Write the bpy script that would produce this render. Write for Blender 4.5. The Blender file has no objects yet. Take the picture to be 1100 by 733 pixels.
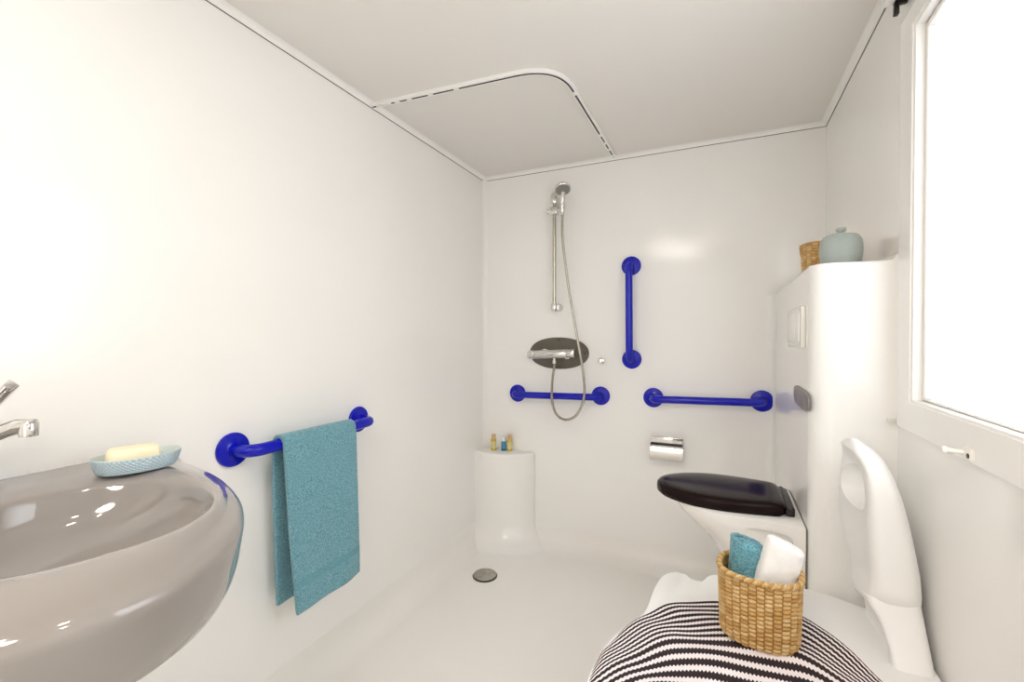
import bpy, bmesh, math, random
from math import sin, cos, pi, radians, sqrt, atan2, exp as exp_
from mathutils import Vector, Matrix, noise
random.seed(4)
S = bpy.context.scene
COL = S.collection
H = 1.13                       # height of the camera above the floor
XL, XR, YB, YN, ZC = -1.236, 0.399, 2.3, -0.95, 2.031

# ------------------------------------------------------------------ materials
def srgb(r, g, b):
    f = lambda c: (c/12.92 if c <= .04045 else ((c+.055)/1.055)**2.4)
    return (f(r/255), f(g/255), f(b/255), 1)

def mat(name, col, rough=.4, metal=0., coat=0., spec=.5, sheen=0., ior=1.5):
    m = bpy.data.materials.new(name); m.use_nodes = True
    b = m.node_tree.nodes['Principled BSDF']
    b.inputs['Base Color'].default_value = col
    b.inputs['Roughness'].default_value = rough
    b.inputs['Metallic'].default_value = metal
    b.inputs['Coat Weight'].default_value = coat
    b.inputs['Coat Roughness'].default_value = .05
    b.inputs['Specular IOR Level'].default_value = spec
    b.inputs['Sheen Weight'].default_value = sheen
    b.inputs['IOR'].default_value = ior
    return m

def nodes(m):
    nt = m.node_tree
    return nt, nt.nodes['Principled BSDF'], (lambda t: nt.nodes.new(t)), nt.links.new

def noise_tint(m, c1, c2, scale=30, bump=0., bscale=None, detail=3, coord='Object'):
    nt, b, N, L = nodes(m)
    tc = N('ShaderNodeTexCoord'); n = N('ShaderNodeTexNoise')
    n.inputs['Scale'].default_value = scale; n.inputs['Detail'].default_value = detail
    L(tc.outputs[coord], n.inputs['Vector'])
    r = N('ShaderNodeValToRGB'); r.color_ramp.elements[0].position = .3; r.color_ramp.elements[1].position = .7
    r.color_ramp.elements[0].color = c1; r.color_ramp.elements[1].color = c2
    L(n.outputs['Fac'], r.inputs['Fac']); L(r.outputs['Color'], b.inputs['Base Color'])
    if bump:
        n2 = N('ShaderNodeTexNoise'); n2.inputs['Scale'].default_value = bscale or scale
        n2.inputs['Detail'].default_value = 2
        L(tc.outputs[coord], n2.inputs['Vector'])
        bp = N('ShaderNodeBump'); bp.inputs['Strength'].default_value = bump; bp.inputs['Distance'].default_value = .002
        L(n2.outputs['Fac'], bp.inputs['Height']); L(bp.outputs['Normal'], b.inputs['Normal'])
    return m

WALL = (.87, .862, .845, 1)
M = {}
M['wall'] = noise_tint(mat('white_gelcoat', WALL, .135), (.865, .857, .838, 1), (.88, .872, .856, 1), 2.5)
M['floor'] = noise_tint(mat('cream_gelcoat_floor', WALL, .3), (.84, .82, .79, 1), (.855, .838, .81, 1), 3)
M['ceil'] = noise_tint(mat('ceiling_panel', (.8, .78, .75, 1), .45), (.77, .745, .71, 1), (.785, .76, .73, 1), 2)
M['trim'] = mat('white_trim', (.88, .87, .85, 1), .3)
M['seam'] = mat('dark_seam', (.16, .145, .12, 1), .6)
M['frame'] = mat('window_white', (.87, .86, .84, 1), .25)
M['rubber'] = mat('brown_gasket', (.25, .19, .13, 1), .6)
M['grey'] = noise_tint(mat('grey_basin_gelcoat', (.27, .245, .23, 1), .06, coat=.4), (.262, .24, .226, 1), (.278, .254, .238, 1), 4)
M['chrome'] = mat('chrome', (.72, .71, .69, 1), .07, 1)
M['hose'] = mat('steel_hose', (.50, .465, .40, 1), .22, 1)
M['dchrome'] = mat('spray_face', (.33, .33, .32, 1), .35, .6)
M['steelgrey'] = noise_tint(mat('brushed_drain', (.42, .4, .35, 1), .35, 1), (.36, .34, .3, 1), (.48, .46, .41, 1), 60)
M['plate'] = noise_tint(mat('bronze_grey_plate', (.12, .105, .085, 1), .28, .55), (.11, .097, .08, 1), (.14, .125, .1, 1), 9)
M['blue'] = mat('blue_nylon', (.003, .007, .44, 1), .12, spec=.4)
M['black'] = mat('black_plastic', (.012, .011, .011, 1), .35)
M['lid'] = mat('dark_brown_lid', (.012, .006, .006, 1), .15, spec=.1)
M['ceramic'] = mat('white_ceramic', (.84, .825, .795, 1), .08, coat=.3)
M['plastic'] = mat('white_moulded_plastic', (.88, .88, .875, 1), .38)
M['knobw'] = mat('white_knob', (.85, .84, .8, 1), .3)
M['soap'] = noise_tint(mat('cream_soap', (.85, .76, .52, 1), .45), (.85, .77, .54, 1), (.88, .81, .6, 1), 20)
M['mauve'] = mat('mauve_grey_plastic', (.21, .18, .18, 1), .35)
M['wcotton'] = noise_tint(mat('white_cotton', (.87, .86, .87, 1), .95, sheen=.2), (.86, .86, .86, 1), (.9, .9, .9, 1), 60, .35, 350)
M['capt'] = mat('peach_bottle_cap', (.62, .42, .25, 1), .35)
M['capc'] = mat('clear_bottle_cap', (.75, .78, .76, 1), .2)
M['yell'] = mat('yellow_bottle', (.62, .5, .06, 1), .25, coat=.3)
M['teal_b'] = mat('teal_bottle', (.01, .13, .24, 1), .2, coat=.3)
M['lab'] = mat('bottle_label', (.72, .62, .28, 1), .4)
M['lab2'] = mat('blue_label', (.05, .25, .42, 1), .4)

# terry cloth
def terry(name, c1, c2):
    m = noise_tint(mat(name, c1, .95, sheen=.3), c1, c2, 260, .9, 420)
    return m
M['terry'] = terry('teal_terry', srgb(62, 124, 142), srgb(132, 180, 192))
M['terry2'] = terry('teal_terry_roll', srgb(60, 124, 144), srgb(126, 180, 192))
M['terryband'] = noise_tint(mat('teal_woven_band', srgb(98, 150, 164), .9), srgb(92, 146, 160), srgb(108, 160, 172), 120, .3, 300)

# wicker, strand tones and painted gap shade from a colour attribute
def wicker(name):
    m = mat(name, (.5, .3, .1, 1), .55)
    nt, b, N, L = nodes(m)
    a = N('ShaderNodeAttribute'); a.attribute_name = 'strand'
    r = N('ShaderNodeValToRGB'); e = r.color_ramp.elements
    e[0].position = 0; e[0].color = srgb(152, 104, 48)
    e[1].position = 1; e[1].color = srgb(238, 208, 156)
    k = e.new(.5); k.color = srgb(213, 168, 98)
    L(a.outputs['Fac'], r.inputs['Fac'])
    tc = N('ShaderNodeTexCoord'); n = N('ShaderNodeTexNoise'); n.inputs['Scale'].default_value = 220
    L(tc.outputs['Object'], n.inputs['Vector'])
    mx = N('ShaderNodeMix'); mx.data_type = 'RGBA'; mx.blend_type = 'MULTIPLY'; mx.inputs['Factor'].default_value = .45
    L(r.outputs['Color'], mx.inputs[6]); L(n.outputs['Fac'], mx.inputs[7])
    L(mx.outputs[2], b.inputs['Base Color'])
    return m
M['wicker'] = wicker('woven_water_hyacinth')

# diamond quilted ceramic
def diamond(name, col, scale, col2=None, uvs=True):
    m = mat(name, col, .45)
    nt, b, N, L = nodes(m)
    uv = N('ShaderNodeTexCoord'); sp = N('ShaderNodeSeparateXYZ'); L(uv.outputs['UV'], sp.inputs[0])
    def mth(op, x, y=None):
        n = N('ShaderNodeMath'); n.operation = op
        for i, v in enumerate((x, y)):
            if v is None: continue
            if isinstance(v, (int, float)): n.inputs[i].default_value = v
            else: L(v, n.inputs[i])
        return n.outputs[0]
    p = mth('MULTIPLY', mth('ADD', sp.outputs[0], sp.outputs[1]), scale)
    q = mth('MULTIPLY', mth('SUBTRACT', sp.outputs[0], sp.outputs[1]), scale)
    h = mth('MULTIPLY', mth('ABSOLUTE', mth('SINE', p)), mth('ABSOLUTE', mth('SINE', q)))
    bp = N('ShaderNodeBump'); bp.inputs['Strength'].default_value = .8; bp.inputs['Distance'].default_value = .0015
    L(h, bp.inputs['Height']); L(bp.outputs['Normal'], b.inputs['Normal'])
    if col2:
        mx = N('ShaderNodeMix'); mx.data_type = 'RGBA'
        L(mth('POWER', h, .6), mx.inputs['Factor']); mx.inputs[6].default_value = col2; mx.inputs[7].default_value = col
        L(mx.outputs[2], b.inputs['Base Color'])
    return m
M['dish'] = diamond('pale_blue_dish', srgb(202, 220, 230), 420, srgb(168, 194, 208))
M['dishin'] = mat('pale_dish_inside', srgb(188, 200, 200), .4)
M['pot'] = diamond('grey_green_pot', srgb(176, 184, 179), 420, srgb(152, 162, 158))
M['potl'] = mat('grey_green_lid', srgb(168, 176, 171), .45)

# striped cloth
def stripes():
    m = mat('black_white_striped_cloth', (.8, .8, .8, 1), .95)
    nt, b, N, L = nodes(m)
    uv = N('ShaderNodeTexCoord'); sp = N('ShaderNodeSeparateXYZ'); L(uv.outputs['UV'], sp.inputs[0])
    def mth(op, x, y=None):
        n = N('ShaderNodeMath'); n.operation = op
        for i, v in enumerate((x, y)):
            if v is None: continue
            if isinstance(v, (int, float)): n.inputs[i].default_value = v
            else: L(v, n.inputs[i])
        return n.outputs[0]
    fu = mth('FRACT', mth('MULTIPLY', sp.outputs[0], 145))            # weft dashes across the stripe
    tri = mth('ABSOLUTE', mth('SUBTRACT', fu, .5))                     # 0 .. .5
    fv = mth('FRACT', sp.outputs[1])
    dist = mth('ABSOLUTE', mth('SUBTRACT', fv, .5))                    # 0 in the middle of the dark stripe
    nz = N('ShaderNodeTexNoise'); nz.inputs['Scale'].default_value = 320; L(uv.outputs['UV'], nz.inputs['Vector'])
    edge = mth('ADD', mth('MULTIPLY', tri, .34), mth('MULTIPLY', nz.outputs['Fac'], .1))
    th = mth('SUBTRACT', .41, edge)
    dark = mth('LESS_THAN', dist, th)
    mx = N('ShaderNodeMix'); mx.data_type = 'RGBA'; L(dark, mx.inputs['Factor'])
    mx.inputs[6].default_value = srgb(236, 228, 230); mx.inputs[7].default_value = srgb(42, 30, 34)
    L(mx.outputs[2], b.inputs['Base Color'])
    bp = N('ShaderNodeBump'); bp.inputs['Strength'].default_value = .3; bp.inputs['Distance'].default_value = .001
    L(fu, bp.inputs['Height']); L(bp.outputs['Normal'], b.inputs['Normal'])
    return m
M['stripes'] = stripes()

def glowpane():
    """frosted glass: scatters the daylight from outside through the pane"""
    m = bpy.data.materials.new('frosted_glass'); m.use_nodes = True
    nt = m.node_tree; nt.nodes.clear(); N = nt.nodes.new; L = nt.links.new
    out = N('ShaderNodeOutputMaterial'); tr = N('ShaderNodeBsdfTranslucent'); gl = N('ShaderNodeBsdfGlossy'); mx = N('ShaderNodeMixShader')
    tr.inputs['Color'].default_value = (.95, .955, .95, 1)
    gl.inputs['Roughness'].default_value = .35; gl.inputs['Color'].default_value = (.9, .95, .93, 1)
    mx.inputs[0].default_value = .06
    L(tr.outputs[0], mx.inputs[1]); L(gl.outputs[0], mx.inputs[2]); L(mx.outputs[0], out.inputs['Surface'])
    return m
M['pane'] = glowpane()

# ------------------------------------------------------------------ mesh helpers
ORG = {}
def ob(name, vf, m, parent=None, smooth=40, uv=None, org=None):
    vs, fs = vf[0], vf[1]
    if parent is not None: o0 = ORG[parent]
    elif org: o0 = Vector(org)
    else:
        xs = [v[0] for v in vs]; ys = [v[1] for v in vs]; zs = [v[2] for v in vs]
        o0 = Vector(((min(xs)+max(xs))/2, (min(ys)+max(ys))/2, min(zs)))
    me = bpy.data.meshes.new(name)
    me.from_pydata([tuple(Vector(v)-o0) for v in vs], [], fs)
    me.materials.append(M[m])
    if uv:
        l = me.uv_layers.new(name='UVMap')
        for lp in me.loops: l.data[lp.index].uv = uv[lp.vertex_index]
    bm = bmesh.new(); bm.from_mesh(me)
    bmesh.ops.recalc_face_normals(bm, faces=bm.faces[:]); bm.to_mesh(me); bm.free()
    if smooth:
        for p in me.polygons: p.use_smooth = True
        me.set_sharp_from_angle(angle=radians(smooth))
    o = bpy.data.objects.new(name, me); COL.objects.link(o)
    if parent is not None: o.parent = parent
    else: o.location = o0
    ORG[o] = o0
    return o

def thing(name, label, cat, loc, group=None):
    o = bpy.data.objects.new(name, None); COL.objects.link(o); o.location = loc
    o.empty_display_size = .05
    ORG[o] = Vector(loc)
    return tag(o, label, cat, group)

def tag(o, label, cat, group=None):
    o['label'] = label; o['category'] = cat
    if group: o['group'] = group
    return o

def struct(o, label=None):
    o['kind'] = 'structure'
    if label: o['label'] = label
    return o

def cat(*parts):
    V, F = [], []
    for v, f in parts:
        n = len(V); V += [tuple(p) for p in v]; F += [tuple(i+n for i in q) for q in f]
    return V, F

def from_bm(bm):
    bm.verts.ensure_lookup_table(); bm.verts.index_update()
    r = ([tuple(v.co) for v in bm.verts], [tuple(v.index for v in f.verts) for f in bm.faces]); bm.free(); return r

def box(x0, x1, y0, y1, z0, z1, bev=0., seg=3):
    bm = bmesh.new(); bmesh.ops.create_cube(bm, size=1)
    for v in bm.verts:
        v.co = Vector(((x0+x1)/2+v.co.x*(x1-x0), (y0+y1)/2+v.co.y*(y1-y0), (z0+z1)/2+v.co.z*(z1-z0)))
    if bev: bmesh.ops.bevel(bm, geom=bm.edges[:], offset=bev, segments=seg, affect='EDGES', profile=.5)
    return from_bm(bm)

def prism(poly, z0, z1, bev=0., seg=3, only=None):
    """polygon in xy, extruded z0..z1, optional bevel of top/bottom rims"""
    bm = bmesh.new()
    a = [bm.verts.new((x, y, z0)) for x, y in poly]; b = [bm.verts.new((x, y, z1)) for x, y in poly]
    n = len(poly)
    f1 = bm.faces.new(a[::-1]); f2 = bm.faces.new(b)
    for i in range(n): bm.faces.new((a[i], a[(i+1) % n], b[(i+1) % n], b[i]))
    if bev:
        es = set()
        if only != 'bottom': es |= set(f2.edges)
        if only != 'top': es |= set(f1.edges)
        bmesh.ops.bevel(bm, geom=list(es), offset=bev, segments=seg, affect='EDGES', profile=.5)
    return from_bm(bm)

def xf(vf, mtx):
    return [tuple(mtx @ Vector(v)) for v in vf[0]], vf[1]

def loft(rings, cap0=True, cap1=True, closed=True):
    V, F = [], []; n = len(rings[0])
    for r in rings: V += [tuple(p) for p in r]
    for i in range(len(rings)-1):
        for j in range(n if closed else n-1):
            k = (j+1) % n
            F.append((i*n+j, i*n+k, (i+1)*n+k, (i+1)*n+j))
    if cap0: F.append(tuple(range(n))[::-1])
    if cap1: F.append(tuple((len(rings)-1)*n+j for j in range(n)))
    return V, F

def frame_of(axis):
    a = Vector(axis).normalized()
    t = Vector((0, 0, 1)) if abs(a.z) < .9 else Vector((1, 0, 0))
    u = a.cross(t).normalized(); return a, u, a.cross(u).normalized()

def lathe(prof, c, axis=(0, 0, 1), n=40):
    """prof: (radius, distance along axis)"""
    a, u, w = frame_of(axis); c = Vector(c)
    rings = [[c + a*h + (u*cos(2*pi*i/n)+w*sin(2*pi*i/n))*max(r, 1e-5) for i in range(n)] for r, h in prof]
    return loft(rings)

def tube(pts, r, n=14, caps=True):
    P = [Vector(p) for p in pts]; rings = []
    u = None
    for i, p in enumerate(P):
        t = (P[min(i+1, len(P)-1)]-P[max(i-1, 0)]).normalized()
        if u is None: _, u, _ = frame_of(t)
        u = (u - t*u.dot(t)).normalized(); w = t.cross(u)
        rr = r[i] if isinstance(r, (list, tuple)) else r
        rings.append([p + (u*cos(2*pi*j/n)+w*sin(2*pi*j/n))*rr for j in range(n)])
    return loft(rings, caps, caps)

def spline(pts, m=8):
    P = [Vector(p) for p in pts]; out = []
    for i in range(len(P)-1):
        a = P[i-1] if i else P[0]*2-P[1]; b, c = P[i], P[i+1]; d = P[i+2] if i+2 < len(P) else P[-1]*2-P[-2]
        for k in range(m):
            t = k/m
            out.append(.5*((2*b)+(c-a)*t+(2*a-5*b+4*c-d)*t*t+(3*b-a-3*c+d)*t**3))
    out.append(P[-1]); return out

def fillet(pts, r, m=6):
    """polyline with rounded corners"""
    P = [Vector(p) for p in pts]; out = [P[0]]
    for i in range(1, len(P)-1):
        a = (P[i-1]-P[i]).normalized(); b = (P[i+1]-P[i]).normalized()
        s, e = P[i]+a*r, P[i]+b*r
        for k in range(m+1):
            t = k/m; out.append(s*(1-t)**2+P[i]*2*t*(1-t)+e*t*t)
    out.append(P[-1]); return out

def superell(n, ex, ax, ay):
    r = []
    for i in range(n):
        t = 2*pi*i/n; c, s = cos(t), sin(t)
        r.append((ax*math.copysign(abs(c)**(2/ex), c), ay*math.copysign(abs(s)**(2/ex), s)))
    return r

def lerp(x, tab):
    for (a, p), (b, q) in zip(tab, tab[1:]):
        if x <= b:
            t = max(0, (x-a)/(b-a)); return p+(q-p)*t
    return tab[-1][1]

def sstep(a, b, x):
    t = min(1, max(0, (x-a)/(b-a))); return t*t*(3-2*t)

# ------------------------------------------------------------------ the room shell
T = .06
struct(ob('floor', box(XL-T, XR+T, YN-T, YB+T, -T, 0), 'floor', smooth=0))
struct(ob('ceiling', box(XL-T, XR+T, YN-T, YB+T, ZC, ZC+T), 'ceil', smooth=0))
struct(ob('wall_left', box(XL-T, XL, YN, YB, 0, ZC), 'wall', smooth=0))
struct(ob('wall_back', box(XL-T, XR+T, YB, YB+T, 0, ZC), 'wall', smooth=0))
struct(ob('wall_near', box(XL-T, XR+T, YN-T, YN, 0, ZC), 'wall', smooth=0))
WY0, WY1, WZ0, WZ1 = .42, 1.305, H-.150, H+.700
struct(ob('wall_right', cat(box(XR, XR+T, YN, WY0, 0, ZC), box(XR, XR+T, WY1, YB, 0, ZC),
    box(XR, XR+T, WY0, WY1, 0, WZ0), box(XR, XR+T, WY0, WY1, WZ1, ZC)), 'wall', smooth=0))

# coved skirtings moulded into the wall
def cove(a, b, into, r, up=1, m=10):
    """quarter-round between floor and wall along a->b; into = unit vector away from the wall"""
    a, b, into = Vector(a), Vector(b), Vector(into)
    rings = []
    for p in (a, b):
        ring = [p - into*.01 - Vector((0, 0, .01))]
        for k in range(m+1):
            t = pi/2*k/m
            ring.append(p + into*(r-r*sin(t)) + Vector((0, 0, r-r*cos(t))))
        ring.append(p + into*(r+.0) - Vector((0, 0, .01)))
        ring = [ring[0]] + ring[1:m+2][:] + []
        ring = [p - into*.01 - Vector((0, 0, .01)), p - into*.01 + Vector((0, 0, r))] + \
               [p + into*(r-r*cos(pi/2*k/m)) + Vector((0, 0, r-r*sin(pi/2*k/m))) for k in range(m+1)] + \
               [p + into*r - Vector((0, 0, .01))]
        rings.append(ring)
    return loft(rings)
struct(ob('baseboard_left', cove((XL, YN, 0), (XL, YB, 0), (1, 0, 0), .1), 'floor'))
struct(ob('baseboard_back', cove((XL, YB, 0), (.2175, YB, 0), (0, -1, 0), .1), 'floor'))

# upright rounded corner between left and back wall
def upright(cx, cy, ix, iy, r, z0, z1, m=8):
    ring = [(cx-ix*.01, cy-iy*.01), (cx-ix*.01, cy+iy*r)] + \
           [(cx+ix*(r-r*cos(pi/2*k/m)), cy+iy*(r-r*sin(pi/2*k/m))) for k in range(m+1)] + [(cx+ix*r, cy-iy*.01)]
    return loft([[(x, y, z0) for x, y in ring], [(x, y, z1) for x, y in ring]])
struct(ob('trim_1', upright(XL, YB, 1, -1, .025, 0, H+.885), 'wall'))

# ceiling cove strip with its thin dark sealant line
def ctrim(name, a, b, into):
    a, b, into = Vector(a), Vector(b), Vector(into); rings = []
    for p in (a, b):
        rings.append([p - into*.004, p + into*.003] +
            [p + into*(.003+.026*(1-cos(pi/2*k/6))) + Vector((0, 0, .017*sin(pi/2*k/6))) for k in range(1, 7)] +
            [p + into*.029 + Vector((0, 0, .024)), p - into*.004 + Vector((0, 0, .024))])
    o = struct(ob(name, loft(rings), 'trim'))
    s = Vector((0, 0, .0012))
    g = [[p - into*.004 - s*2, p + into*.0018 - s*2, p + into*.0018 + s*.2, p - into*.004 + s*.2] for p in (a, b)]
    ob('sealant_strip', loft(g), 'seam', o, smooth=0)
ctrim('trim_2', (XL, YN, H+.885), (XL, YB, H+.885), (1, 0, 0))
ctrim('trim_3', (XL, YB, H+.885), (XR, YB, H+.885), (0, -1, 0))
ctrim('trim_4', (XR, YN, H+.885), (XR, YB, H+.885), (-1, 0, 0))

# boxed-in cistern casing of the toilet
CX0, CY0, CZ = .2175, 1.42, H+.19
def casing():
    r = .055; poly = []
    for k in range(13):
        t = pi/2*k/12
        poly.append((CX0+r-r*cos(t), CY0+r-r*sin(t)))
    poly += [(XR+.01, CY0), (XR+.01, YB+.01), (CX0, YB+.01)]
    return prism(poly, 0, CZ, .012, 3, 'top')
struct(ob('wall_casing', casing(), 'wall'))
struct(ob('trim_5', upright(CX0, YB, -1, -1, .035, .02, CZ-.01), 'wall'))
# small upstand where the casing top meets the window wall
struct(ob('trim_6', upright(0, 0, 1, 1, .03, 0, YB-CY0-.002) and
    xf(upright(0, 0, 1, 1, .022, 0, YB-CY0-.004), Matrix(((-1, 0, 0, XR), (0, 0, 1, CY0+.002), (0, 1, 0, CZ-.001), (0, 0, 0, 1)))), 'wall'))
# moulded corner ledge in the shower
def ledge():
    """bowed corner shelf standing on the floor, flaring into it with a cove"""
    P = spline([(XL, 2.19, 0), (-1.16, 2.172, 0), (-1.07, 2.178, 0), (-.985, 2.215, 0), (-.93, 2.262, 0), (-.918, YB, 0)], 8)
    N_ = []
    for k in range(len(P)):
        d = (P[min(k+1, len(P)-1)]-P[max(k-1, 0)]).normalized(); N_.append(Vector((d.y, -d.x, 0)))
    ring = lambda off, z: [(XL-.01, YB+.01, z), (XL-.01, (P[0]+N_[0]*off).y, z)] + [tuple(p+q*off+Vector((0, 0, z))) for p, q in zip(P, N_)] + [((P[-1]+N_[-1]*off).x, YB+.01, z)]
    r = .12; top = H-.637
    rings = [ring(r, -.01)] + [ring(r-r*sin(pi/2*k/10), r-r*cos(pi/2*k/10)) for k in range(11)]
    rings += [ring(0, .3)] + [ring(-.014+.014*cos(pi/2*k/5), top-.014+.014*sin(pi/2*k/5)) for k in range(6)]
    return loft(rings)
struct(ob('trim_7', ledge(), 'wall', smooth=50))

# ------------------------------------------------------------------ window
def ringbox(x0, x1, y0, y1, z0, z1, w, bev=0.):
    wl, wr, wb, wt = w
    return cat(box(x0, x1, y0, y1, z0, z0+wb, bev), box(x0, x1, y0, y1, z1-wt, z1, bev),
               box(x0, x1, y0, y0+wl, z0+wb, z1-wt, bev), box(x0, x1, y1-wr, y1, z0+wb, z1-wt, bev))
w = struct(ob('window_1', ringbox(XR-.010, XR+.055, WY0, WY1, WZ0, WZ1, (.012, .012, .006, .012)), 'frame', smooth=0))
# mitred surround, chamfered towards the wall
def surround():
    o = [(WY0-.075, WZ0-.067), (WY1+.084, WZ0-.067), (WY1+.084, WZ1+.046), (WY0-.075, WZ1+.046)]
    i = [(WY0, WZ0), (WY1, WZ0), (WY1, WZ1), (WY0, WZ1)]
    V, F = [], []
    for k in range(4):
        a, b = k, (k+1) % 4; n = len(V)
        g = .0006
        for q, x in ((o, XR+.002), (o, XR-.010), (i, XR-.013), (i, XR+.002)):
            V += [(x, q[a][0], q[a][1]), (x, q[b][0], q[b][1])]
        F += [(n, n+1, n+3, n+2), (n+2, n+3, n+5, n+4), (n+4, n+5, n+7, n+6), (n+6, n+7, n+1, n), (n, n+2, n+4, n+6), (n+1, n+7, n+5, n+3)]
    return V, F
ob('surround', surround(), 'trim', w, smooth=0)
ob('sash', ringbox(XR+.006, XR+.05, WY0+.016, WY1-.015, WZ0+.007, WZ1-.015, (.012, .012, .005, .012), .0015), 'frame', w)
ob('gasket', ringbox(XR+.008, XR+.03, WY0+.0118, WY1-.0118, WZ0+.0055, WZ1-.0118, (.004, .004, .002, .004)), 'rubber', w, smooth=0)
gv = ob('pane', ([(XR+.020, WY0+.02, WZ0+.008), (XR+.020, WY1-.02, WZ0+.008), (XR+.020, WY1-.02, WZ1-.02), (XR+.020, WY0+.02, WZ1-.02)], [(0, 1, 2, 3)]), 'pane', w, smooth=0)

# roller blind cassette over the window
t = thing('roller_blind', 'white roller blind cassette with black roller at the ceiling above the frosted window', 'blind', (.377, .95, H+.79))
ob('fascia', box(.352, .372, .42, 1.385, H+.793, H+.878, .004), 'frame', t)
ob('roller', lathe([(.001, 0), (.0135, 0), (.0135, .94), (.001, .94)], (.3865, .43, H+.815), (0, 1, 0), 20), 'black', t)
ob('end_bracket', cat(box(.372, XR-.001, 1.372, 1.382, H+.79, H+.87, .002), box(.371, .381, 1.368, 1.38, H+.765, H+.795, .001)), 'black', t)

# ------------------------------------------------------------------ wash basin
def basin():
    bc = Vector((-.90, .356)); N = 220; wx = XL+.001
    corners = []
    def outline(scale, oy=1.):
        a, b, yc = .637*scale, .361*scale, .288
        pts = []
        for k in range(N):
            t = -pi/2 + 2*pi*k/N
            d = Vector((cos(t), sin(t)))
            # march to the D-shaped boundary: |dx/a|^2.2+|dy/b|^2.2 = 1, x >= wall
            lo, hi = 0, 1.5
            for _ in range(36):
                mid = (lo+hi)/2; p = bc+d*mid
                inside = p.x > wx and (abs((p.x-wx)/a)**1.945+abs((p.y-yc)/b)**1.945) < 1
                lo, hi = (mid, hi) if inside else (lo, mid)
            pts.append(bc+d*lo)
        return pts
    def bowl(s):
        sx, sy = -.045*(1-s), -.085*(1-s)
        pts = []
        for k in range(N):
            t = -pi/2 + 2*pi*k/N; c, q = cos(t+.288), sin(t+.288); e = 2.5
            r = (abs(c/.188)**e+abs(q/.160)**e)**(-1/e); c, q = cos(t), sin(t)
            pts.append(Vector((bc.x+sx+c*r*s, bc.y+sy+q*r*s)))
        return pts
    rim = H-.272
    rings = []
    wallz = lambda p, z: z + (rim-H-z)*max(0, min(1, 1-(p.x-wx)/.09))**.7
    for z, s in ((-.455, .35), (-.451, .6), (-.442, .78), (-.432, .88), (-.421, .932), (-.408, .958), (-.39, .975), (-.366, .987), (-.335, .996), (-.320, 1.)):
        rings.append([(p.x, p.y, H+z) for p in outline(s)])
    for z, s in ((-.3125, .9995), (-.3065, .997), (-.301, .990), (-.2965, .980), (-.2925, .966), (-.289, .95)):
        rings.append([(p.x, p.y, H+wallz(p, z)) for p in outline(s)])
    o9 = outline(.95); b0 = bowl(1.0)
    for f, z in ((.10, -.2855), (.22, -.2818), (.36, -.2782), (.5, -.2754), (.64, -.2740), (.76, -.2743), (.86, -.2762), (.94, -.279)):
        rings.append([((p.x+(q.x-p.x)*f), (p.y+(q.y-p.y)*f), H+(wallz(p, z) if f < .7 else z)) for p, q in zip(o9, b0)])
    for z, s in ((-.2825, 1.0), (-.289, .976), (-.302, .945), (-.316, .91), (-.331, .86), (-.345, .79), (-.357, .70), (-.366, .58), (-.373, .44), (-.378, .3), (-.381, .18), (-.382, .1)):
        rings.append([(q.x, q.y, H+z) for q in bowl(s)])
    return loft(rings)
t = thing('washbasin', 'grey glossy wall-hung washbasin with rounded front on the left wall', 'washbasin', (XL, .36, H-.46))
ob('basin', basin(), 'grey', t, smooth=75)
ob('drain', lathe([(.001, -.004), (.021, -.004), (.021, .002), (.018, .003), (.001, .0015)], (-.943, .277, H-.3815)), 'chrome', t)
# mixer tap
bx, by, bz = -1.167, .322, H-.272
t = thing('tap', 'chrome lever tap at the left edge, standing on the grey washbasin', 'tap', (bx, by, bz))
ob('body', lathe([(.001, 0), (.025, 0), (.025, .006), (.021, .012), (.020, .06), (.020, .118), (.017, .128), (.001, .131)], (bx, by, bz)), 'chrome', t)
d = Vector((.045, .037, 0)).normalized()
p0 = Vector((bx, by, bz+.086)); p1 = Vector((-1.078, .365, H-.155))
sp = ob('spout', tube(spline([p0, p0.lerp(p1, .4)+Vector((0, 0, .006)), p1-d*.02, p1], 6), [.013]*13+[.0115]*6, 18), 'chrome', t)
ob('aerator', lathe([(.001, 0), (.0125, 0), (.013, .006), (.013, .022), (.010, .026), (.001, .026)], p1+d*-.008+Vector((0, 0, -.018)), (0, 0, 1), 24), 'chrome', sp)
q0 = Vector((bx, by, bz+.125)); q1 = Vector((-1.128, .357, H-.082))
def lever():
    ax = (q1-q0).normalized(); side = Vector((-ax.y, ax.x, 0)).normalized(); up = side.cross(ax)
    rings = []
    for k in range(13):
        u = k/12; c = q0.lerp(q1, u); wd = (.013+.003*u)*(1 if u < .9 else sqrt(max(0, 1-((u-.9)/.1)**2))*.9+.1); th = .0085
        rings.append([c+side*a*wd+up*b*th for a, b in ((cos(2*pi*i/16), sin(2*pi*i/16)) for i in range(16))])
    return loft(rings)
ob('lever', lever(), 'chrome', t)

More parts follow.
